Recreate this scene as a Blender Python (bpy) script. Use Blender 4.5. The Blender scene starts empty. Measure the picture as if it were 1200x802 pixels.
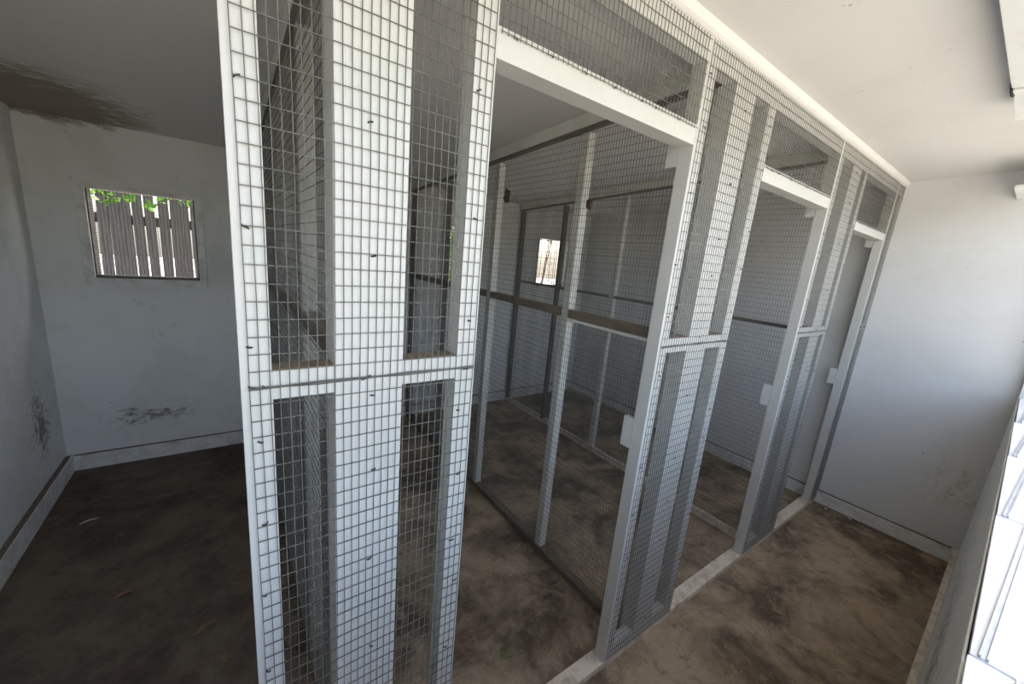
import bpy, bmesh, math, random
from mathutils import Vector, Matrix

random.seed(7)
scene = bpy.context.scene
COL = scene.collection

# ------------------------------------------------------------------ camera
F_PX, YAW, PITCH, ROLL = 458.19, 0.6374, -0.2151, 0.0921
CAM = Vector((-0.0191, -0.7132, 1.5515))
fw = Vector((math.sin(YAW) * math.cos(PITCH), math.cos(YAW) * math.cos(PITCH), math.sin(PITCH)))
rt = Vector((math.cos(YAW), -math.sin(YAW), 0))
up = rt.cross(fw)
rt2 = rt * math.cos(ROLL) + up * math.sin(ROLL)
up2 = -rt * math.sin(ROLL) + up * math.cos(ROLL)
cam_data = bpy.data.cameras.new('camera')
cam_data.sensor_width = 36.0
cam_data.sensor_fit = 'HORIZONTAL'
cam_data.lens = F_PX / 1200.0 * 36.0
cam_data.clip_start = 0.01
cam = bpy.data.objects.new('camera', cam_data)
COL.objects.link(cam)
m = Matrix.Identity(4)
for i in range(3):
    m[i][0], m[i][1], m[i][2], m[i][3] = rt2[i], up2[i], -fw[i], CAM[i]
cam.matrix_world = m
scene.camera = cam

# ------------------------------------------------------------------ sky, sun, exposure
world = bpy.data.worlds.new('world')
scene.world = world
world.use_nodes = True
wn = world.node_tree
bg = wn.nodes['Background']
sky = wn.nodes.new('ShaderNodeTexSky')
sky.sky_type = 'NISHITA'
sky.sun_disc = False
SUN_EL, SUN_AZ = math.radians(56), math.radians(-20)   # sun to the +X side, a little behind the pens
sky.sun_elevation = SUN_EL
sky.sun_rotation = math.radians(90) + SUN_AZ
sky.air_density = 1.0
sky.dust_density = 2.5
sky.ozone_density = 1.0
hs = wn.nodes.new('ShaderNodeHueSaturation')      # hazy, pale sky
hs.inputs['Saturation'].default_value = 0.75
wn.links.new(sky.outputs[0], hs.inputs['Color'])
wn.links.new(hs.outputs[0], bg.inputs[0])
bg.inputs[1].default_value = 0.33
sun_data = bpy.data.lights.new('sun', 'SUN')
sun_data.energy = 8.0
sun_data.angle = math.radians(0.6)
sun_data.color = (1.0, 0.94, 0.84)
sun = bpy.data.objects.new('sun', sun_data)
COL.objects.link(sun)
to_sun = Vector((math.cos(SUN_EL) * math.cos(SUN_AZ), -math.cos(SUN_EL) * math.sin(SUN_AZ), math.sin(SUN_EL)))
sun.rotation_euler = to_sun.to_track_quat('Z', 'Y').to_euler()
sun.location = (6, -4, 8)

scene.view_settings.view_transform = 'Standard'
scene.view_settings.look = 'None'
scene.view_settings.gamma = 1.0
scene.view_settings.use_curve_mapping = False
scene.view_settings.exposure = 1.55

# ------------------------------------------------------------------ dimensions (metres)
XL, XE = -0.886, 3.42            # side walls
YB = 2.62                        # back wall
Z0 = 1.308                       # height of the middle rail
CELL, ROW = 0.014, 0.028         # wire mesh pitch


def zc(y):                       # sloping ceiling
    return 2.212 - 0.055 * y


def yw(x):                       # inner face of the outer wall, not quite parallel to the pens
    return -0.700 - 0.018 * (XE - x)


# ------------------------------------------------------------------ materials
def new_mat(name):
    mt = bpy.data.materials.new(name)
    mt.use_nodes = True
    nt = mt.node_tree
    return mt, nt, nt.nodes['Principled BSDF']


def node(nt, t, **kw):
    n = nt.nodes.new(t)
    for k, v in kw.items():
        setattr(n, k, v)
    return n


def noise(nt, scale, detail=4.0, rough=0.6, dist=0.0, vec=None):
    n = node(nt, 'ShaderNodeTexNoise')
    n.inputs['Scale'].default_value = scale
    n.inputs['Detail'].default_value = detail
    n.inputs['Roughness'].default_value = rough
    n.inputs['Distortion'].default_value = dist
    if vec is not None:
        nt.links.new(vec, n.inputs['Vector'])
    return n


def maprange(nt, src, a, b, c=0.0, d=1.0):
    n = node(nt, 'ShaderNodeMapRange')
    n.inputs[1].default_value = a
    n.inputs[2].default_value = b
    n.inputs[3].default_value = c
    n.inputs[4].default_value = d
    nt.links.new(src, n.inputs[0])
    return n.outputs[0]


def mul(nt, a, b, op='MULTIPLY'):
    n = node(nt, 'ShaderNodeMath', operation=op)
    for i, v in enumerate((a, b)):
        if isinstance(v, (int, float)):
            n.inputs[i].default_value = v
        else:
            nt.links.new(v, n.inputs[i])
    n.use_clamp = True
    return n.outputs[0]


def mix(nt, fac, a, b):
    n = node(nt, 'ShaderNodeMix', data_type='RGBA')
    if isinstance(fac, (int, float)):
        n.inputs['Factor'].default_value = fac
    else:
        nt.links.new(fac, n.inputs['Factor'])
    for k, v in (('A', a), ('B', b)):
        s = [i for i in n.inputs if i.name == k and i.type == 'RGBA'][0]
        if isinstance(v, tuple):
            s.default_value = (*v, 1.0)
        else:
            nt.links.new(v, s)
    return [o for o in n.outputs if o.type == 'RGBA'][0]


def coords(nt):
    return node(nt, 'ShaderNodeTexCoord').outputs['Object']


def bump(nt, bsdf, h, strength=0.3, dist=0.002):
    b = node(nt, 'ShaderNodeBump')
    b.inputs['Strength'].default_value = strength
    b.inputs['Distance'].default_value = dist
    nt.links.new(h, b.inputs['Height'])
    nt.links.new(b.outputs[0], bsdf.inputs['Normal'])


def painted(name, base, dirt, amount=0.5, scale=6.0, specks=True, rough=0.55, relief=0.15):
    """Paint with blotchy grime and small fly specks."""
    mt, nt, b = new_mat(name)
    co = coords(nt)
    n1 = noise(nt, scale, 6, 0.65, 0.4, co)
    f1 = mul(nt, maprange(nt, n1.outputs[0], 0.45, 0.78), amount)
    c = mix(nt, f1, base, dirt)
    if specks:
        n2 = noise(nt, 38, 3, 0.6, 0.0, co)
        n3 = noise(nt, 3.1, 2, 0.5, 0.0, co)
        f2 = mul(nt, maprange(nt, n2.outputs[0], 0.70, 0.74), maprange(nt, n3.outputs[0], 0.45, 0.6))
        c = mix(nt, mul(nt, f2, 0.7), c, (0.10, 0.085, 0.065))
    nt.links.new(c, b.inputs['Base Color'])
    b.inputs['Roughness'].default_value = rough
    n4 = noise(nt, 55, 4, 0.6, 0, co)
    bump(nt, b, n4.outputs[0], relief, 0.002)
    return mt


def region(nt, co, c0, r0):
    """1 at c0 fading to 0 at an ellipsoid of radii r0."""
    v = node(nt, 'ShaderNodeVectorMath', operation='SUBTRACT')
    nt.links.new(co, v.inputs[0])
    v.inputs[1].default_value = c0
    d = node(nt, 'ShaderNodeVectorMath', operation='DIVIDE')
    nt.links.new(v.outputs[0], d.inputs[0])
    d.inputs[1].default_value = r0
    l = node(nt, 'ShaderNodeVectorMath', operation='LENGTH')
    nt.links.new(d.outputs[0], l.inputs[0])
    return maprange(nt, l.outputs['Value'], 0.0, 1.0, 1.0, 0.0)


def wall_material(name, base, dirt, patches):
    """Painted wall: grime, specks and mould patches of their own shape."""
    mt = painted(name, base, dirt, 0.45, 3.2, True, 0.6, 0.25)
    nt = mt.node_tree
    b = nt.nodes['Principled BSDF']
    src = b.inputs['Base Color'].links[0].from_socket
    co = coords(nt)
    for (c0, r0, col, scale, lo, stretch) in patches:
        v = node(nt, 'ShaderNodeMapping')
        v.inputs['Scale'].default_value = stretch
        nt.links.new(co, v.inputs['Vector'])
        n = noise(nt, scale, 5, 0.7, 0.6, v.outputs[0])
        reg = region(nt, co, c0, r0)
        s = mul(nt, n.outputs[0], mul(nt, reg, 0.45), 'ADD')
        f = mul(nt, maprange(nt, s, lo, lo + 0.16), mul(nt, maprange(nt, reg, 0.0, 0.35), 0.85))
        src = mix(nt, f, src, col)
    nt.links.new(src, b.inputs['Base Color'])
    return mt


M_wall_l = wall_material('wall_left_paint', (0.72, 0.725, 0.70), (0.42, 0.40, 0.35), [
    ((XL, 2.33, 0.42), (0.2, 0.26, 0.42), (0.09, 0.08, 0.065), 34, 0.77, (1, 1, 0.6)),
    ((XL, 1.2, 0.9), (0.2, 1.4, 0.8), (0.35, 0.34, 0.31), 9, 0.92, (1, 1, 0.5))])
M_wall_b = wall_material('wall_back_paint', (0.73, 0.73, 0.70), (0.50, 0.47, 0.40), [
    ((-0.45, YB, 0.30), (0.5, 0.2, 0.16), (0.16, 0.14, 0.11), 30, 0.80, (0.5, 1, 1)),
    ((-0.75, YB, 2.10), (0.55, 0.2, 0.10), (0.16, 0.13, 0.07), 8, 0.62, (1, 1, 3)),
    ((-0.4, YB, 1.0), (0.6, 0.2, 0.9), (0.34, 0.32, 0.28), 14, 0.96, (1, 1, 1))])
M_wall_e = wall_material('wall_right_paint', (0.67, 0.665, 0.65), (0.56, 0.535, 0.49), [
    ((XE, -0.6, 0.45), (0.2, 0.35, 0.5), (0.42, 0.39, 0.33), 30, 0.88, (1, 1, 1))])
M_wall_f = wall_material('wall_front_paint', (0.72, 0.70, 0.66), (0.40, 0.35, 0.28), [
    ((1.5, -0.74, 0.6), (1.6, 0.3, 0.6), (0.20, 0.16, 0.11), 26, 0.80, (1, 1, 1))])
M_ceil = wall_material('ceiling_paint', (0.68, 0.66, 0.63), (0.61, 0.58, 0.54), [
    ((-0.86, 2.35, 2.08), (0.66, 0.70, 0.4), (0.20, 0.165, 0.10), 4.0, 0.50, (2.5, 5.0, 1))])
M_base = painted('baseboard_paint', (0.74, 0.73, 0.70), (0.24, 0.19, 0.13), 0.6, 12, True, 0.5, 0.2)
M_white = painted('white_timber_paint', (0.565, 0.555, 0.52), (0.42, 0.50, 0.40), 0.35, 7, False, 0.42, 0.12)
M_white_in = painted('inner_timber_paint', (0.66, 0.66, 0.60), (0.38, 0.33, 0.24), 0.5, 7, False, 0.5, 0.15)
M_sill = painted('sill_tile_glaze', (0.86, 0.86, 0.86), (0.7, 0.7, 0.68), 0.2, 8, False, 0.2, 0.03)
M_thresh = painted('worn_threshold_paint', (0.66, 0.57, 0.46), (0.22, 0.155, 0.095), 0.9, 14, False, 0.7, 0.3)
M_flap = painted('shutter_paint', (0.78, 0.79, 0.76), (0.55, 0.54, 0.48), 0.4, 9, True, 0.5, 0.1)


def wood(name, a, bcol, sc=(1, 12, 12), rough=0.75):
    mt, nt, b = new_mat(name)
    v = node(nt, 'ShaderNodeMapping')
    v.inputs['Scale'].default_value = sc
    nt.links.new(coords(nt), v.inputs['Vector'])
    n = noise(nt, 6, 6, 0.7, 0.8, v.outputs[0])
    c = mix(nt, maprange(nt, n.outputs[0], 0.3, 0.7), a, bcol)
    nt.links.new(c, b.inputs['Base Color'])
    b.inputs['Roughness'].default_value = rough
    bump(nt, b, n.outputs[0], 0.4, 0.002)
    return mt


M_brown = wood('bare_brown_wood', (0.15, 0.11, 0.068), (0.29, 0.225, 0.15), (12, 1, 12))
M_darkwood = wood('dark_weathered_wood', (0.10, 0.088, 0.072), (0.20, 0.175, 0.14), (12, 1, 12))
M_dirtwood = wood('soil_stained_wood', (0.075, 0.052, 0.034), (0.20, 0.155, 0.11), (8, 2, 8))
M_fence = wood('grey_paling_wood', (0.05, 0.043, 0.038), (0.12, 0.105, 0.097), (10, 10, 1))


def plain(name, col, rough=0.6, metal=0.0, var=None, scale=30):
    mt, nt, b = new_mat(name)
    if var:
        n = noise(nt, scale, 3, 0.6, 0, coords(nt))
        nt.links.new(mix(nt, maprange(nt, n.outputs[0], 0.35, 0.65), col, var), b.inputs['Base Color'])
    else:
        b.inputs['Base Color'].default_value = (*col, 1)
    b.inputs['Roughness'].default_value = rough
    b.inputs['Metallic'].default_value = metal
    return mt


M_wire = plain('galvanised_wire', (0.085, 0.082, 0.07), 0.6, 0.0, (0.14, 0.135, 0.118), 9)
M_wire_in = plain('dull_inner_wire', (0.10, 0.097, 0.084), 0.6, 0.0, (0.15, 0.145, 0.128), 9)
M_staple = plain('rusty_staple', (0.03, 0.025, 0.02), 0.7)
M_track = plain('aluminium_track', (0.52, 0.53, 0.55), 0.35, 0.6, (0.40, 0.41, 0.43), 20)
M_nest = plain('mud_nest', (0.05, 0.038, 0.026), 0.9, 0, (0.10, 0.075, 0.05), 60)
M_leafdry = plain('dry_leaf', (0.20, 0.125, 0.06), 0.7, 0, (0.12, 0.07, 0.035), 60)
M_leafred = plain('red_dry_leaf', (0.30, 0.12, 0.07), 0.7, 0, (0.2, 0.09, 0.05), 60)
M_leafpale = plain('pale_leaf', (0.62, 0.58, 0.50), 0.7)
M_grass = plain('grass_green', (0.07, 0.15, 0.03), 0.6)
M_stem = plain('shrub_stem', (0.10, 0.07, 0.045), 0.8)

# leaf with light coming through
M_leaf, _nt, _b = new_mat('green_leaf')
_n = noise(_nt, 5, 2, 0.5, 0, coords(_nt))
_c = mix(_nt, maprange(_nt, _n.outputs[0], 0.35, 0.65), (0.05, 0.15, 0.015), (0.13, 0.26, 0.03))
_nt.links.new(_c, _b.inputs['Base Color'])
_b.inputs['Roughness'].default_value = 0.5
_tr = node(_nt, 'ShaderNodeBsdfTranslucent')
_nt.links.new(_c, _tr.inputs['Color'])
_ms = node(_nt, 'ShaderNodeMixShader')
_ms.inputs[0].default_value = 0.5
_nt.links.new(_b.outputs[0], _ms.inputs[1])
_nt.links.new(_tr.outputs[0], _ms.inputs[2])
_nt.links.new(_ms.outputs[0], _nt.nodes['Material Output'].inputs['Surface'])

# earth-covered floor
M_floor, nt, b = new_mat('dirt_floor')
co = coords(nt)
n1 = noise(nt, 2.3, 7, 0.68, 0.5, co)
n2 = noise(nt, 11, 6, 0.7, 0.3, co)
n3 = noise(nt, 70, 4, 0.7, 0, co)
c = mix(nt, maprange(nt, n1.outputs[0], 0.40, 0.60), (0.105, 0.072, 0.045), (0.36, 0.27, 0.18))
c = mix(nt, mul(nt, maprange(nt, n2.outputs[0], 0.52, 0.72), 0.55), c, (0.46, 0.37, 0.265))
c = mix(nt, mul(nt, maprange(nt, n2.outputs[0], 0.46, 0.30), 0.7), c, (0.06, 0.04, 0.026))
c = mix(nt, mul(nt, maprange(nt, n3.outputs[0], 0.56, 0.72), 0.4), c, (0.04, 0.028, 0.02))
# dark litter in the bay beside the pens, its lack of light painted in
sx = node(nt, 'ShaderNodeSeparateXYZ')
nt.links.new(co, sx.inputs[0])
dim_litter = maprange(nt, sx.outputs[0], 0.02, 0.34, 1.0, 0.0)
c = mix(nt, mul(nt, dim_litter, 0.7), c, (0.042, 0.030, 0.022))
nt.links.new(c, b.inputs['Base Color'])
b.inputs['Roughness'].default_value = 0.85
hb = mul(nt, n2.outputs[0], mul(nt, n3.outputs[0], 0.5), 'ADD')
bump(nt, b, hb, 0.6, 0.012)

M_ground, nt, b = new_mat('outdoor_ground')
co = coords(nt)
n1 = noise(nt, 1.3, 6, 0.7, 0.3, co)
c = mix(nt, maprange(nt, n1.outputs[0], 0.35, 0.65), (0.28, 0.26, 0.22), (0.40, 0.375, 0.325))
nt.links.new(c, b.inputs['Base Color'])
b.inputs['Roughness'].default_value = 0.95


# ------------------------------------------------------------------ builders
class MB:
    def __init__(self):
        self.v, self.f = [], []

    def hexa(self, pts):
        n = len(self.v)
        self.v += [tuple(p) for p in pts]
        for q in ((0, 3, 2, 1), (4, 5, 6, 7), (0, 1, 5, 4), (1, 2, 6, 5), (2, 3, 7, 6), (3, 0, 4, 7)):
            self.f.append(tuple(n + i for i in q))
        return self

    def box(self, x0, x1, y0, y1, z0, z1):
        return self.hexa([(x0, y0, z0), (x1, y0, z0), (x1, y1, z0), (x0, y1, z0),
                          (x0, y0, z1), (x1, y0, z1), (x1, y1, z1), (x0, y1, z1)])

    def tube(self, pts, r, n=4, ref=None):
        """A wire through pts."""
        base = len(self.v)
        for i, p in enumerate(pts):
            p = Vector(p)
            a = Vector(pts[max(i - 1, 0)])
            c = Vector(pts[min(i + 1, len(pts) - 1)])
            t = (c - a).normalized()
            u = t.cross(Vector((0.31, 0.77, 0.55))).normalized() if ref is None else t.cross(ref).normalized()
            w = t.cross(u)
            for k in range(n):
                an = 2 * math.pi * (k + 0.5) / n
                self.v.append(tuple(p + (u * math.cos(an) + w * math.sin(an)) * r))
        for i in range(len(pts) - 1):
            for k in range(n):
                a0 = base + i * n + k
                a1 = base + i * n + (k + 1) % n
                self.f.append((a0, a1, a1 + n, a0 + n))
        self.f.append(tuple(base + k for k in reversed(range(n))))
        e = base + (len(pts) - 1) * n
        self.f.append(tuple(e + k for k in range(n)))
        return self

    def build(self, name, mat, parent=None, bevel=0.0, smooth=False):
        me = bpy.data.meshes.new(name)
        me.from_pydata(self.v, [], self.f)
        bm = bmesh.new()
        bm.from_mesh(me)
        bmesh.ops.recalc_face_normals(bm, faces=bm.faces)
        if bevel:
            bmesh.ops.bevel(bm, geom=list(bm.edges), offset=bevel, segments=2, affect='EDGES', profile=0.7)
        if smooth:
            for f in bm.faces:
                f.smooth = True
        bm.to_mesh(me)
        bm.free()
        me.materials.append(mat)
        o = bpy.data.objects.new(name, me)
        COL.objects.link(o)
        if parent:
            o.parent = parent
        return o


def box(name, mat, x0, x1, y0, y1, z0, z1, parent=None, bevel=0.0015):
    return MB().box(x0, x1, y0, y1, z0, z1).build(name, mat, parent, bevel)


def tag(o, label, cat=None, group=None, kind=None):
    if label:
        o['label'] = label
    if cat:
        o['category'] = cat
    if group:
        o['group'] = group
    if kind:
        o['kind'] = kind
    return o


def empty(name, loc=(0, 0, 0)):
    # things built in world coordinates keep their root at the world origin
    o = bpy.data.objects.new(name, None)
    o.empty_display_size = 0.1
    COL.objects.link(o)
    return o


def wob(a, b, s):
    return (math.sin(a * 9.1 + s) * 0.6 + math.sin(a * 23.0 + b * 7.0 + s * 2.3) * 0.4) * 0.5 + math.sin(b * 5.3 + s * 1.7) * 0.5


def wire_sheet(name, parent, mat, plane, at, u0, u1, z0, z1, r=0.00092, amp=0.0014, step=0.07, ends=None, seed=0.0,
               cell=CELL, row=ROW, zoff=Z0, uoff=0.0, ztop=None):
    """Welded mesh: upright wires every cell, cross wires every row. plane 'Y' or 'X' says which axis is constant."""
    mb = MB()

    def P(u, z, off=0.0):
        du = amp * wob(z, u, seed)
        dz = amp * 0.8 * wob(u * 1.7, z, seed + 4)
        bow = amp * 0.9 * wob(z * 0.8, u * 2.0, seed + 8)
        if plane == 'Y':
            return (u + du, at - abs(bow) + off, z + dz)
        return (at - abs(bow) + off, u + du, z + dz)

    ref = Vector((0, 1, 0)) if plane == 'Y' else Vector((1, 0, 0))
    i = math.ceil((u0 - uoff) / cell - 1e-6)
    while uoff + i * cell <= u1 + 1e-6:
        u = uoff + i * cell
        zt = z1 if ztop is None else ztop(u)
        n = max(2, int((zt - z0) / step) + 1)
        mb.tube([P(u, z0 + (zt - z0) * k / (n - 1)) for k in range(n)], r, 4, ref)
        i += 1
    j = math.ceil((z0 - zoff) / row - 1e-6)
    while zoff + j * row <= z1 + 1e-6:
        z = zoff + j * row
        ua, ub = u0, u1
        if ztop is not None:
            while ub > ua and ztop(ub) < z:
                ub -= 0.02
        if ub - ua > 0.03:
            n = max(2, int((ub - ua) / step) + 1)
            mb.tube([P(ua + (ub - ua) * k / (n - 1), z, -r * 1.3) for k in range(n)], r, 4, ref)
        j += 1
    o = mb.build(name, mat, parent)
    o['kind'] = 'stuff'
    return o


# ------------------------------------------------------------------ the setting
TH = 0.10
tag(box('floor', M_floor, XL - TH, XE + TH, -0.9, YB + TH, -0.10, 0.0, None, 0), 'brown earth-covered floor', kind='structure')
mb = MB()
ya, yb_ = -0.98, YB + TH + 0.38  # rear eave is an unseen addition that keeps sun off the window reveals
mb.hexa([(XL - .15, ya, zc(ya)), (XE + .15, ya, zc(ya)), (XE + .15, yb_, zc(yb_)), (XL - .15, yb_, zc(yb_)),
         (XL - .15, ya, zc(ya) + .12), (XE + .15, ya, zc(ya) + .12), (XE + .15, yb_, zc(yb_) + .12), (XL - .15, yb_, zc(yb_) + .12)])
tag(mb.build('ceiling', M_ceil), 'painted sheet ceiling sloping down to the back, stained brown in the far corner', kind='structure')


def side_wall(name, mat, x0, x1, label):
    a, c_ = -0.92, YB + TH
    w = MB().hexa([(x0, a, -.1), (x1, a, -.1), (x1, c_, -.1), (x0, c_, -.1),
                   (x0, a, zc(a) + .01), (x1, a, zc(a) + .01), (x1, c_, zc(c_) + .01), (x0, c_, zc(c_) + .01)])
    return tag(w.build(name, mat), label, kind='structure')


side_wall('wall_left', M_wall_l, XL - TH, XL, 'grubby white left wall with dark mould low in the corner')
side_wall('wall_right', M_wall_e, XE, XE + TH, 'plain white end wall beyond the last pen')

# back wall with three window openings
WIN = [(-0.655, -0.170, 1.205, 1.714), (1.58, 1.93, 1.262, 1.765), (2.69, 3.09, 1.262, 1.765)]
wb_ = MB()
top = zc(YB) + 0.01
xs = [XL]
for w in WIN:
    wb_.box(w[0], w[1], YB, YB + TH, -.1, w[2])
    wb_.box(w[0], w[1], YB, YB + TH, w[3], top)
    xs += [w[0], w[1]]
xs.append(XE)
for i in range(0, len(xs), 2):
    wb_.box(xs[i], xs[i + 1], YB, YB + TH, -.1, top)
tag(wb_.build('wall_back', M_wall_b), 'grubby white back wall with small mesh-covered windows', kind='structure')

# outer wall with the long open window the picture is taken from
SILL, HEAD, FX0, FX1, FT = 1.049, 2.14, -0.62, 3.36, 0.125


def skew(mbd, x0, x1, d0, d1, z0, z1):
    """Box following the outer wall: d0, d1 are distances outward from its inner face."""
    return mbd.hexa([(x0, yw(x0) - d1, z0), (x1, yw(x1) - d1, z0), (x1, yw(x1) - d0, z0), (x0, yw(x0) - d0, z0),
                     (x0, yw(x0) - d1, z1), (x1, yw(x1) - d1, z1), (x1, yw(x1) - d0, z1), (x0, yw(x0) - d0, z1)])


wf = MB()
skew(wf, XL, XE, 0, FT, -0.1, SILL)
skew(wf, XL, XE, 0, FT, HEAD, zc(-0.8) + .01)
skew(wf, XL, FX0, 0, FT, SILL, HEAD)
skew(wf, FX1, XE, 0, FT, SILL, HEAD)
tag(wf.build('wall_front', M_wall_f), 'low dirty outer wall below the open window', kind='structure')

# baseboards
tag(box('baseboard_left', M_base, XL, XL + .028, yw(XL), YB, 0, .108, None, .002), 'chipped white skirting along the left wall', kind='structure')
tag(box('baseboard_back', M_base, XL + .028, XE - .028, YB - .022, YB, 0, .098, None, .002), 'white skirting along the back wall', kind='structure')
tag(box('baseboard_right', M_base, XE - .024, XE, yw(XE) + .02, YB - .022, 0, .088, None, .002), 'white skirting with brown top edge on end wall', kind='structure')
bf = skew(MB(), XL + .028, XE, -0.022, 0, 0, .10)
tag(bf.build('baseboard_front', M_thresh, None, .002), 'dirty skirting along the outer wall', kind='structure')

for nm, (a, e, c_, d_) in {'baseboard_left': (XL, XL + .024, yw(XL) + .03, YB - .03), 'baseboard_back': (XL + .03, XE - .03, YB - .018, YB),
                           'baseboard_right': (XE - .020, XE, yw(XE) + .03, YB - .03)}.items():
    par = bpy.data.objects[nm]
    h = max(v.co.z for v in par.data.vertices)
    MB().box(a, e, c_, d_, h, h + .002).build('dust_edge', M_dirtwood, par)

# ceiling moulding along the pens
tr = MB()
N = 6
for (x0, x1) in ((-0.03, XE),):
    prof = [(0.0, 2.186), (-0.008, 2.188), (-0.015, 2.193), (-0.020, 2.203), (-0.021, zc(-.021) + .002), (0.0, zc(0) + .002)]
    nv = len(tr.v)
    for x in (x0, x1):
        tr.v += [(x, p[0], p[1]) for p in prof]
    k = len(prof)
    for i in range(k):
        tr.f.append((nv + i, nv + (i + 1) % k, nv + k + (i + 1) % k, nv + k + i))
    tr.f.append(tuple(nv + i for i in range(k)))
    tr.f.append(tuple(nv + k + i for i in reversed(range(k))))
tag(tr.build('trim_1', M_ceil), 'white ceiling moulding above the wire pens', kind='structure')


# back windows: flush frame, sill, fine mesh
def back_window(name, w, framed, label):
    x0, x1, z0, z1 = w
    fr = MB()
    b_ = 0.042 if framed else 0.02
    y0, y1 = YB - .012, YB + .004
    fr.box(x0 - b_, x0, y0, y1, z0 - b_, z1 + b_ * .6)
    fr.box(x1, x1 + b_, y0, y1, z0 - b_, z1 + b_ * .6)
    fr.box(x0, x1, y0, y1, z1, z1 + b_ * .6)
    fr.box(x0, x1, y0, y1, z0 - b_, z0)
    o = tag(fr.build(name, M_base, None, .002), label, kind='structure')
    box('sill', M_darkwood, x0, x1, YB + .006, YB + TH - .01, z0, z0 + .014, o, .001)
    for (a, e) in ((x0, x0 + .006), (x1 - .006, x1)):
        box('jamb', M_darkwood, a, e, YB + .016, YB + TH, z0 + .0145, z1, o, .0005)
    wire_sheet('wire_mesh', o, M_wire_in, 'Y', YB + .012, x0, x1, z0, z1, r=.0013, amp=.0004, step=.25,
               cell=.0165, row=.0165, zoff=z0, uoff=x0, seed=3)
    return o


back_window('window_1', WIN[0], True, 'mesh-covered window in the back wall looking onto a paling fence')
back_window('window_2', WIN[1], False, 'narrow mesh-covered window of the middle pen')
back_window('window_3', WIN[2], False, 'bright mesh-covered window of the far pen')

# front window sill: white tiles, each with a strip of metal track
w4 = tag(skew(MB(), FX0, FX1, .003, FT + .02, SILL - .02, SILL).build('window_4', M_base), 'long open front window with white tiled sill', kind='structure')
edges = [-0.62, -0.42, 0.19, 0.805, 1.42, 2.03, 2.64, 3.355]
for a, e in zip(edges[:-1], edges[1:]):
    t = MB()
    x0, x1 = a + .003, e - .003
    i0, i1 = .0065 + random.uniform(-.002, .002), .0035 + random.uniform(-.002, .002)
    zt = SILL + .0135
    t.hexa([(x0, yw(x0) - FT - .03, SILL), (x1, yw(x1) - FT - .03, SILL), (x1, yw(x1) - i1, SILL), (x0, yw(x0) - i0, SILL),
            (x0, yw(x0) - FT - .03, zt), (x1, yw(x1) - FT - .03, zt), (x1, yw(x1) - i1, zt), (x0, yw(x0) - i0, zt)])
    t.build('sill_tile', M_sill, w4, .0012)
    k = MB()
    for q in (0.0, .0075):
        s0, s1 = .012 + q, .046 + q
        k.hexa([(x0, yw(x0) - s0 - .0025, zt), (x1, yw(x1) - s1 - .0025, zt), (x1, yw(x1) - s1, zt), (x0, yw(x0) - s0, zt),
                (x0, yw(x0) - s0 - .0025, zt + .005), (x1, yw(x1) - s1 - .0025, zt + .005), (x1, yw(x1) - s1, zt + .005), (x0, yw(x0) - s0, zt + .005)])
    s0, s1 = .012, .046
    k.hexa([(x0, yw(x0) - s0 - .0095, zt), (x1, yw(x1) - s1 - .0095, zt), (x1, yw(x1) - s1, zt), (x0, yw(x0) - s0, zt),
            (x0, yw(x0) - s0 - .0095, zt + .0012), (x1, yw(x1) - s1 - .0095, zt + .0012), (x1, yw(x1) - s1, zt + .0012), (x0, yw(x0) - s0, zt + .0012)])
    k.build('track', M_track, w4)

# ------------------------------------------------------------------ pens: plates
D = 0.045
PX0 = -0.012
ZB, ZT = 0.030, 2.128            # top of bottom plate, underside of top plate
tag(MB().box(PX0, XE - .026, 0, .062, 0, ZB).build('bottom_plate', M_thresh, None, .003),
    'long worn timber plate along the floor under the doorways', 'timber plate')


def staples(parent, pts):
    s = MB()
    for (x, z) in pts:
        a = random.uniform(-.6, .6)
        L = random.uniform(.003, .0055)
        dx, dz = math.cos(a) * L, math.sin(a) * L
        s.tube([(x - dx, -.0012, z - dz), (x - dx * .6, -.0042, z - dz * .5), (x + dx * .6, -.0044, z + dz * .5), (x + dx, -.0012, z + dz)], 0.0015, 4)
    o = s.build('staples', M_staple, parent)
    o['kind'] = 'stuff'


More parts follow.
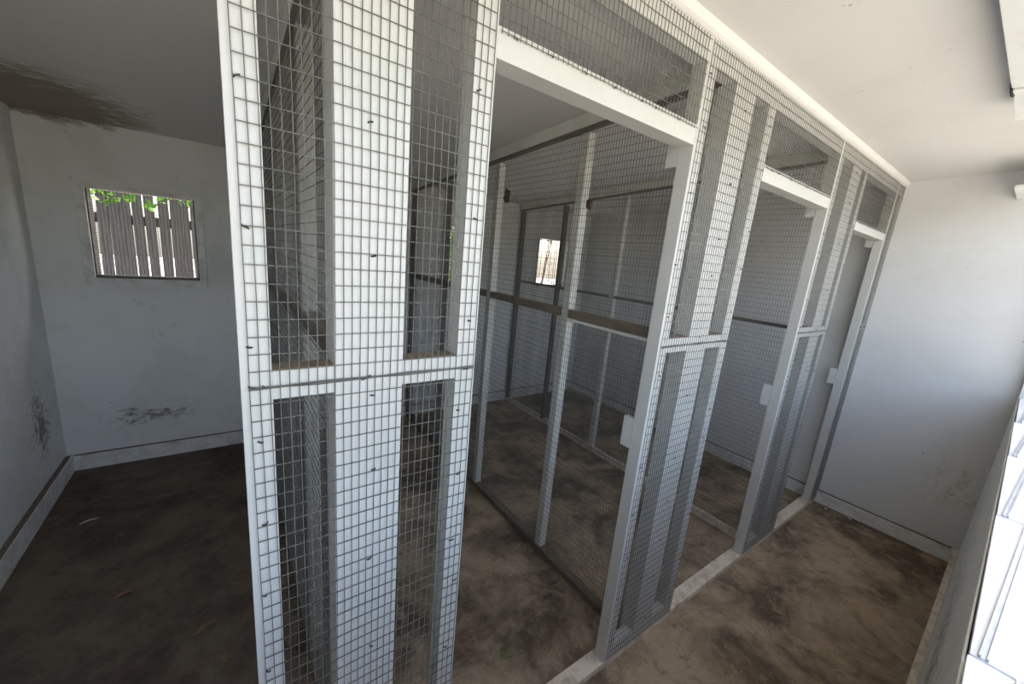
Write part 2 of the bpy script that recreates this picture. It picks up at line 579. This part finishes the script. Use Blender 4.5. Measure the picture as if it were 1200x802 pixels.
def mesh_panel(label, posts, board, seed, mesh_x, blocks=(), rails=True):
    """Upright frame panel of the pen front; posts = [(x0, x1), ...]."""
    r = tag(empty('pen_screen'), label, 'partition', 'wire-covered frame panels of the pen front')
    spans = sorted(posts + ([board] if board else []))
    for (a, e) in posts:
        box('post', M_white, a, e, 0, D, ZB, ZT, r)
    if board:
        box('centre_board', M_white, board[0], board[1], 0, .062, ZB, ZT, r)
    for (p, q) in zip(spans[:-1], spans[1:]):
        g0, g1 = p[1], q[0]
        if g1 - g0 < .004:
            continue
        rl = box('middle_rail', M_white, g0, g1, .001, D, Z0 - .023, Z0 + .026, r)
        ledge = MB().box(g0 + .001, g1 - .001, .0035, D - .002, Z0 + .0262, Z0 + .028).build('bare_top', M_brown, rl)
        box('bottom_rail', M_white, g0, g1, .001, D - .005, ZB, ZB + .052, r)
    for (bx0, by1, bz0, bz1) in blocks:
        box('stop_block', M_white, bx0, bx0 + .02, D + .0005, by1, bz0, bz1, r, .001)
    box('top_rail', M_white, spans[0][0], spans[-1][1], 0, D, ZT, 2.192, r)
    x0, x1 = mesh_x
    wire_sheet('wire_mesh', r, M_wire, 'Y', -.0022, x0, x1, ZB + .004, 2.186, seed=seed)
    # doubled wire where the upper and lower sheets overlap
    jn = MB()
    for q in (0, .0032):
        n = 9
        jn.tube([(x0 - .002 + (x1 - x0 + .004) * k / (n - 1), -.0046, Z0 + q - .001 + .0012 * math.sin(k * 2.1 + seed + q * 900)) for k in range(n)], .0011, 4)
    jn.build('seam_wire', M_wire, r)
    pts = []
    for (a, e) in spans:
        c0 = (a + e) / 2
        z = .12
        while z < 2.12:
            pts.append((c0 + random.uniform(-.012, .012), z + random.uniform(-.02, .02)))
            z += random.uniform(.13, .26)
        for k in range(2):
            pts.append((c0 + random.uniform(-.015, .015), Z0 + random.uniform(-.003, .003)))
    staples(r, pts)
    return r


mesh_panel('nearest tall wire-covered white frame panel with wide centre board, left of the first doorway',
           [(PX0, .031), (.366, .412)], (.1255, .2495), 0.0, (0.0, .406))
mesh_panel('second white frame panel, between the first and second doorways, wire over its centre board',
           [(1.095, 1.145), (1.497, 1.546)], (1.267, 1.395), 2.0, (1.104, 1.540),
           [(1.0955, .086, .930, 1.040), (1.0955, .086, 1.858, 1.962)])
mesh_panel('third narrow white frame panel, between the second and last doorways',
           [(2.238, 2.290), (2.625, 2.668)], (2.435, 2.565), 4.0, (2.246, 2.662),
           [(2.2385, .086, .908, 1.022), (2.2385, .084, 1.860, 1.945)])
mesh_panel('narrow last frame panel in the corner against the white end wall',
           [(3.275, 3.318), (3.372, XE - .001)], None, 6.0, (3.282, XE - .004),
           [(3.2755, .086, .905, 1.012), (3.2755, .084, 1.808, 1.900)])


def transom(label, x0, x1, z0, z1, seed):
    r = tag(empty('mesh_transom'), label, 'transom', 'wire transoms above the doorways')
    box('header', M_white, x0, x1, .0005, D + .012, z0, z1, r)
    box('top_rail', M_white, x0, x1, 0, D, ZT, 2.192, r)
    wire_sheet('wire_mesh', r, M_wire, 'Y', -.0022, x0 + .006, x1 - .004, z1 - .012, 2.186, seed=seed)
    jn = MB()
    n = 14
    jn.tube([(x0 + .004 + (x1 - x0 - .006) * k / (n - 1), -.0046, z1 - .010 + .001 * math.sin(k * 2.3 + seed)) for k in range(n)], .0011, 4)
    jn.build('edge_wire', M_wire, r)
    staples(r, [(x0 + .05 + .09 * k + random.uniform(-.02, .02), z1 - .010) for k in range(int((x1 - x0) / .09))])
    return r


transom('wire transom with white header over the nearest, widest-looking doorway', .412, 1.095, 1.912, 1.966, 1.0)
transom('wire transom with white header over the middle doorway', 1.546, 2.238, 1.895, 1.950, 3.0)
transom('wire transom with white header over the doorway next to the end wall', 2.668, 3.275, 1.850, 1.902, 5.0)


# ------------------------------------------------------------------ cross partitions between the pens
def partition(label, x, posts, mats, seed, mid_mat, mid=(.028, .028), top_mat=M_white_in, low_batten=False, foot=M_thresh):
    r = tag(empty('mesh_partition'), label, 'partition', 'wire partitions between the pens')
    X0, X1 = x, x + .042
    y0, y1 = .064, YB - .024
    s = MB().hexa([(X0 - .012, y0, zc(y0) - .058), (X1, y0, zc(y0) - .058), (X1, y1, zc(y1) - .058), (X0 - .012, y1, zc(y1) - .058),
                   (X0 - .012, y0, zc(y0) - .002), (X1, y0, zc(y0) - .002), (X1, y1, zc(y1) - .002), (X0 - .012, y1, zc(y1) - .002)])
    s.build('top_rail', top_mat, r, .0015)
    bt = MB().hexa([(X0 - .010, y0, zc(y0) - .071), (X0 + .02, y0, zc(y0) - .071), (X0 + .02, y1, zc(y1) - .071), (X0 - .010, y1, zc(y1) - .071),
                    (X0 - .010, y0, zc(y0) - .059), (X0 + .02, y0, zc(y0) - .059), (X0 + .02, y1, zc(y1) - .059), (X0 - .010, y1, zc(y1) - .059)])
    bt.build('top_shadow_strip', M_darkwood, r, .001)  # dark strip painting in the shadow line under the top rail
    box('bottom_rail', foot, X0, X1, y0, y1, 0, .036, r)
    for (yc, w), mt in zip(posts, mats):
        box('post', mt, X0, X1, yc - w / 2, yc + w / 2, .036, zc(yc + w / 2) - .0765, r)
    ys = [y0] + [v for (yc, w) in posts for v in (yc - w / 2, yc + w / 2)] + [y1]
    for i in range(0, len(ys), 2):
        if ys[i + 1] - ys[i] > .01:
            box('middle_rail', mid_mat, X0, X1, ys[i], ys[i + 1], Z0 - mid[0], Z0 + mid[1], r)
    if low_batten:
        box('batten', M_white_in, X0 - .010, X0 - .0035, y0 + .01, .60, Z0 - .027, Z0 - .015, r)
    wire_sheet('wire_mesh', r, M_wire_in, 'X', X0 - .0022, y0 + .004, y1 - .006, 0.03, zc(y0) - .078, seed=seed,
               step=.22, amp=.0012, ztop=lambda y: zc(y) - .078, r=.0009)
    return r


PST = [(.63, .042), (1.315, .042), (1.965, .030), (2.572, .026)]
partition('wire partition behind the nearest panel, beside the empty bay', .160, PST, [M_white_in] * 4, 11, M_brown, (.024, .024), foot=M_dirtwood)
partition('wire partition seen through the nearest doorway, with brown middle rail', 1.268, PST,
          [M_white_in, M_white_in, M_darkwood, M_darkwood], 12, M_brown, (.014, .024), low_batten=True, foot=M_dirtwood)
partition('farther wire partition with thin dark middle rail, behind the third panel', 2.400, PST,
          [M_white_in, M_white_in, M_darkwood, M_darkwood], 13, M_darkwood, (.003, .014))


# ------------------------------------------------------------------ shutters folded up under the ceiling
def flap(label, x0, x1, y_in0, y_in1, zi, zo):
    r = tag(empty('window_shutter'), label, 'shutter', 'white shutters folded up over the front window')
    o0, o1 = yw(x0) + .004, yw(x1) + .004
    t = .018
    MB().hexa([(x0, o0, zo - t), (x1, o1, zo - t), (x1, y_in1, zi - t), (x0, y_in0, zi - t),
               (x0, o0, zo), (x1, o1, zo), (x1, y_in1, zi), (x0, y_in0, zi)]).build('board', M_flap, r, .002)
    for xx in (x0 + .08, x1 - .08):
        yo = yw(xx) + .004
        box('hinge', M_track, xx - .025, xx + .025, yo + .002, yo + .03, zo - t - .004, zo - t - .0005, r, .0005)
    return r


flap('white shutter folded up at the top right, nearest the camera', .62, 1.90, -.505, -.487, 2.188, 2.170)
flap('short white shutter end hanging just past the nearer shutter', 1.915, 2.235, -.490, -.480, 2.186, 2.170)
flap('small white board on the end wall over the window corner', 3.09, XE - .002, -.462, -.458, 2.105, 2.105)
hk = MB()
hk.tube([(1.907, -.482, 2.20), (1.908, -.484, 2.178), (1.905, -.489, 2.160), (1.918, -.494, 2.152), (1.930, -.488, 2.160)], .003, 6)
hk.tube([(1.908, -.484, 2.176), (1.885, -.492, 2.158)], .002, 6)
tag(hk.build('hook', M_staple, None, 0, True), 'small rusty hook where two folded shutters meet', 'hook')


# ------------------------------------------------------------------ clumps on the wire, litter on the floor
def blob(name, mat, loc, rad, label, cat, seed):
    bm = bmesh.new()
    bmesh.ops.create_icosphere(bm, subdivisions=3, radius=1)
    rnd = random.Random(seed)
    ph = [rnd.uniform(0, 6) for _ in range(6)]
    for v in bm.verts:
        c0 = v.co
        k = 1 + .22 * math.sin(c0.x * 4 + ph[0]) * math.sin(c0.y * 5 + ph[1]) + .16 * math.sin(c0.z * 7 + ph[2] + c0.x * 3)
        v.co = Vector((c0.x * rad[0] * k, c0.y * rad[1] * k, c0.z * rad[2] * k))
    for f in bm.faces:
        f.smooth = True
    me = bpy.data.meshes.new(name)
    bm.to_mesh(me)
    bm.free()
    me.materials.append(mat)
    o = bpy.data.objects.new(name, me)
    o.location = loc
    COL.objects.link(o)
    return tag(o, label, cat)


blob('mud_nest', M_nest, (1.255, 1.18, Z0 + .565), (.012, .024, .038), 'dark mud nest clump on the wire left of the partition window bay', 'nest', 1)
blob('mud_nest', M_nest, (1.256, .545, Z0 + .490), (.010, .014, .022), 'small dark nest clump on the wire beside the light partition post', 'nest', 5)


def leaf(name, mat, x, y, L, W, rot, label, cat='leaf', curl=.35, group=None):
    mb = MB()
    n = 7
    for i in range(n):
        t = i / (n - 1)
        w = W * math.sin(math.pi * min(.98, t + .02)) ** .8 * (1 - .25 * t) + .0005
        for s in (-1, 0, 1):
            xx, yy = (t - .5) * L, s * w * .5 + .12 * L * math.sin(t * 3)
            zz = .0025 + curl * L * .35 * (t - .35) ** 2 + abs(s) * w * .22 + .001
            mb.v.append((xx * math.cos(rot) - yy * math.sin(rot), xx * math.sin(rot) + yy * math.cos(rot), zz))
    for i in range(n - 1):
        for s in range(2):
            a = i * 3 + s
            mb.f.append((a, a + 1, a + 4, a + 3))
    k = len(mb.v)
    mb.v += [(v[0], v[1], v[2] - .0018) for v in mb.v]
    mb.f += [tuple(k + i for i in reversed(f)) for f in mb.f]
    o = mb.build(name, mat, None, 0, True)
    o.location = (x, y, .0005)
    return tag(o, label, cat, group)


leaf('dry_leaf', M_leafpale, -.674, 1.955, .075, .012, .25, 'pale curled leaf strip on the dark floor of the bay')
leaf('dry_leaf', M_leafdry, -.69, 2.15, .05, .012, .1, 'thin brown leaf on the dark floor near the back skirting')
leaf('dry_leaf', M_leafred, -.45, 1.30, .06, .022, .3, 'reddish leaf in the middle of the dark bay floor')
leaf('dry_leaf', M_leafdry, -.16, .95, .085, .035, .5, 'brown leaf on the floor left of the nearest panel')
leaf('dry_leaf', M_leafdry, -.10, .78, .05, .025, 1.8, 'small brown leaf by the foot of the nearest panel')
leaf('paper_scrap', M_leafpale, 3.35, -.085, .022, .014, .4, 'tiny white scrap on floor by the corner panel', 'scrap')
leaf('paper_scrap', M_leafpale, 3.365, -.215, .026, .012, 1.2, 'small pale scrap on floor against end wall skirting', 'scrap')
gt = MB()
for k in range(26):
    a, L = random.uniform(0, 6.28), random.uniform(.015, .045)
    x, y = random.gauss(0, .016), random.gauss(0, .016)
    px, py = -math.sin(a) * .0015, math.cos(a) * .0015
    tip = (x + math.cos(a) * L, y + math.sin(a) * L, random.uniform(.006, .02))
    n = len(gt.v)
    gt.v += [(x - px, y - py, 0), (x + px, y + py, 0), (x, y, .002), tip]
    gt.f += [(n, n + 1, n + 3), (n + 1, n + 2, n + 3), (n + 2, n, n + 3), (n, n + 2, n + 1)]
g = gt.build('grass_tuft', M_grass)
g.location = (.80, .258, 0)
tag(g, 'small green grass tuft on the floor inside the nearest doorway', 'grass')

# ------------------------------------------------------------------ outdoors
tag(MB().box(-22, 24, -24, 26, -.25, -.10).build('ground', M_ground), 'pale sunlit ground around the shed', kind='structure')

fence = tag(empty('paling_fence'), 'grey wooden paling fence with narrow gaps seen through the left window', 'fence')
FY = 3.75
x = -3.4
pal_me = []
for wv in (.062, .067, .064):
    o = MB().box(-wv / 2, wv / 2, 0, .016, -.10, 1.95).build('paling', M_fence, fence, .001)
    pal_me.append(o)
first = list(pal_me)
i = 0
while x < 0.95:
    src = first[i % 3]
    o = src if i < 3 else src.copy()
    if i >= 3:
        COL.objects.link(o)
        o.parent = fence
    o.location = (x, FY + random.uniform(-.003, .003), random.uniform(-.02, .03))
    o.rotation_euler = (0, random.uniform(-.012, .012), 0)
    x += .067 + random.choice([.003, .006, .009, .012])
    i += 1
for z in (.35, 1.52):
    box('fence_rail', M_fence, -3.45, .98, FY + .0195, FY + .06, z, z + .075, fence, .002)


def foliage(name, label, c0, rad, n, size, seed, stem=True, cat='shrub'):
    rnd = random.Random(seed)
    r = tag(empty(name), label, cat)
    mb = MB()
    for _ in range(n):
        while True:
            q = Vector((rnd.uniform(-1, 1), rnd.uniform(-1, 1), rnd.uniform(-1, 1)))
            if .25 < q.length < 1:
                break
        p = Vector((c0[0] + q.x * rad[0], c0[1] + q.y * rad[1], c0[2] + q.z * rad[2]))
        d = Vector((rnd.gauss(0, 1), rnd.gauss(0, 1), rnd.gauss(-.4, .7))).normalized()
        s = d.cross(Vector((rnd.gauss(0, 1), rnd.gauss(0, 1), rnd.gauss(0, 1)))).normalized()
        L = size * rnd.uniform(.6, 1.2)
        k = len(mb.v)
        nrm = d.cross(s)
        mb.v += [tuple(p), tuple(p + d * L * .5 + s * L * .28 + nrm * L * .06), tuple(p + d * L), tuple(p + d * L * .5 - s * L * .28 + nrm * L * .06)]
        mb.f += [(k, k + 1, k + 2), (k, k + 2, k + 3)]
    me = bpy.data.meshes.new('foliage')
    me.from_pydata(mb.v, [], mb.f)
    me.materials.append(M_leaf)
    o = bpy.data.objects.new('foliage', me)
    COL.objects.link(o)
    o.parent = r
    o['kind'] = 'stuff'
    if stem:
        st = MB()
        for k in range(5):
            a = k * 1.26
            st.tube([(c0[0] + .05 * math.cos(a), c0[1] + .05 * math.sin(a), -.1),
                     (c0[0] + .3 * rad[0] * math.cos(a), c0[1] + .3 * rad[1] * math.sin(a), c0[2] - rad[2] * .3),
                     (c0[0] + .7 * rad[0] * math.cos(a), c0[1] + .7 * rad[1] * math.sin(a), c0[2] + rad[2] * .6)], .014, 6)
        st.build('stem', M_stem, r)
    return r


# vine hanging over the near side of the fence
vine = foliage('climbing_vine', 'bright green climbing vine leaves on top of the paling fence', (-.62, FY - .20, 1.86), (.55, .07, .20), 150, .085, 3, False, 'vine')
vs = MB()
vs.tube([(-1.25, FY - .12, 1.75), (-1.0, FY - .16, 1.93), (-.7, FY - .19, 1.86), (-.4, FY - .18, 1.97), (-.05, FY - .12, 1.82)], .006, 6)
vs.build('stem', M_stem, vine)
foliage('shrub', 'tall leafy green shrub outside beyond the far pen window', (6.6, 7.4, 3.05), (1.6, 1.0, 1.0), 2200, .15, 8)
foliage('shrub', 'rounded green shrub outside beyond the middle pen window', (3.0, 5.2, 1.9), (.5, .5, 1.1), 1500, .11, 9)
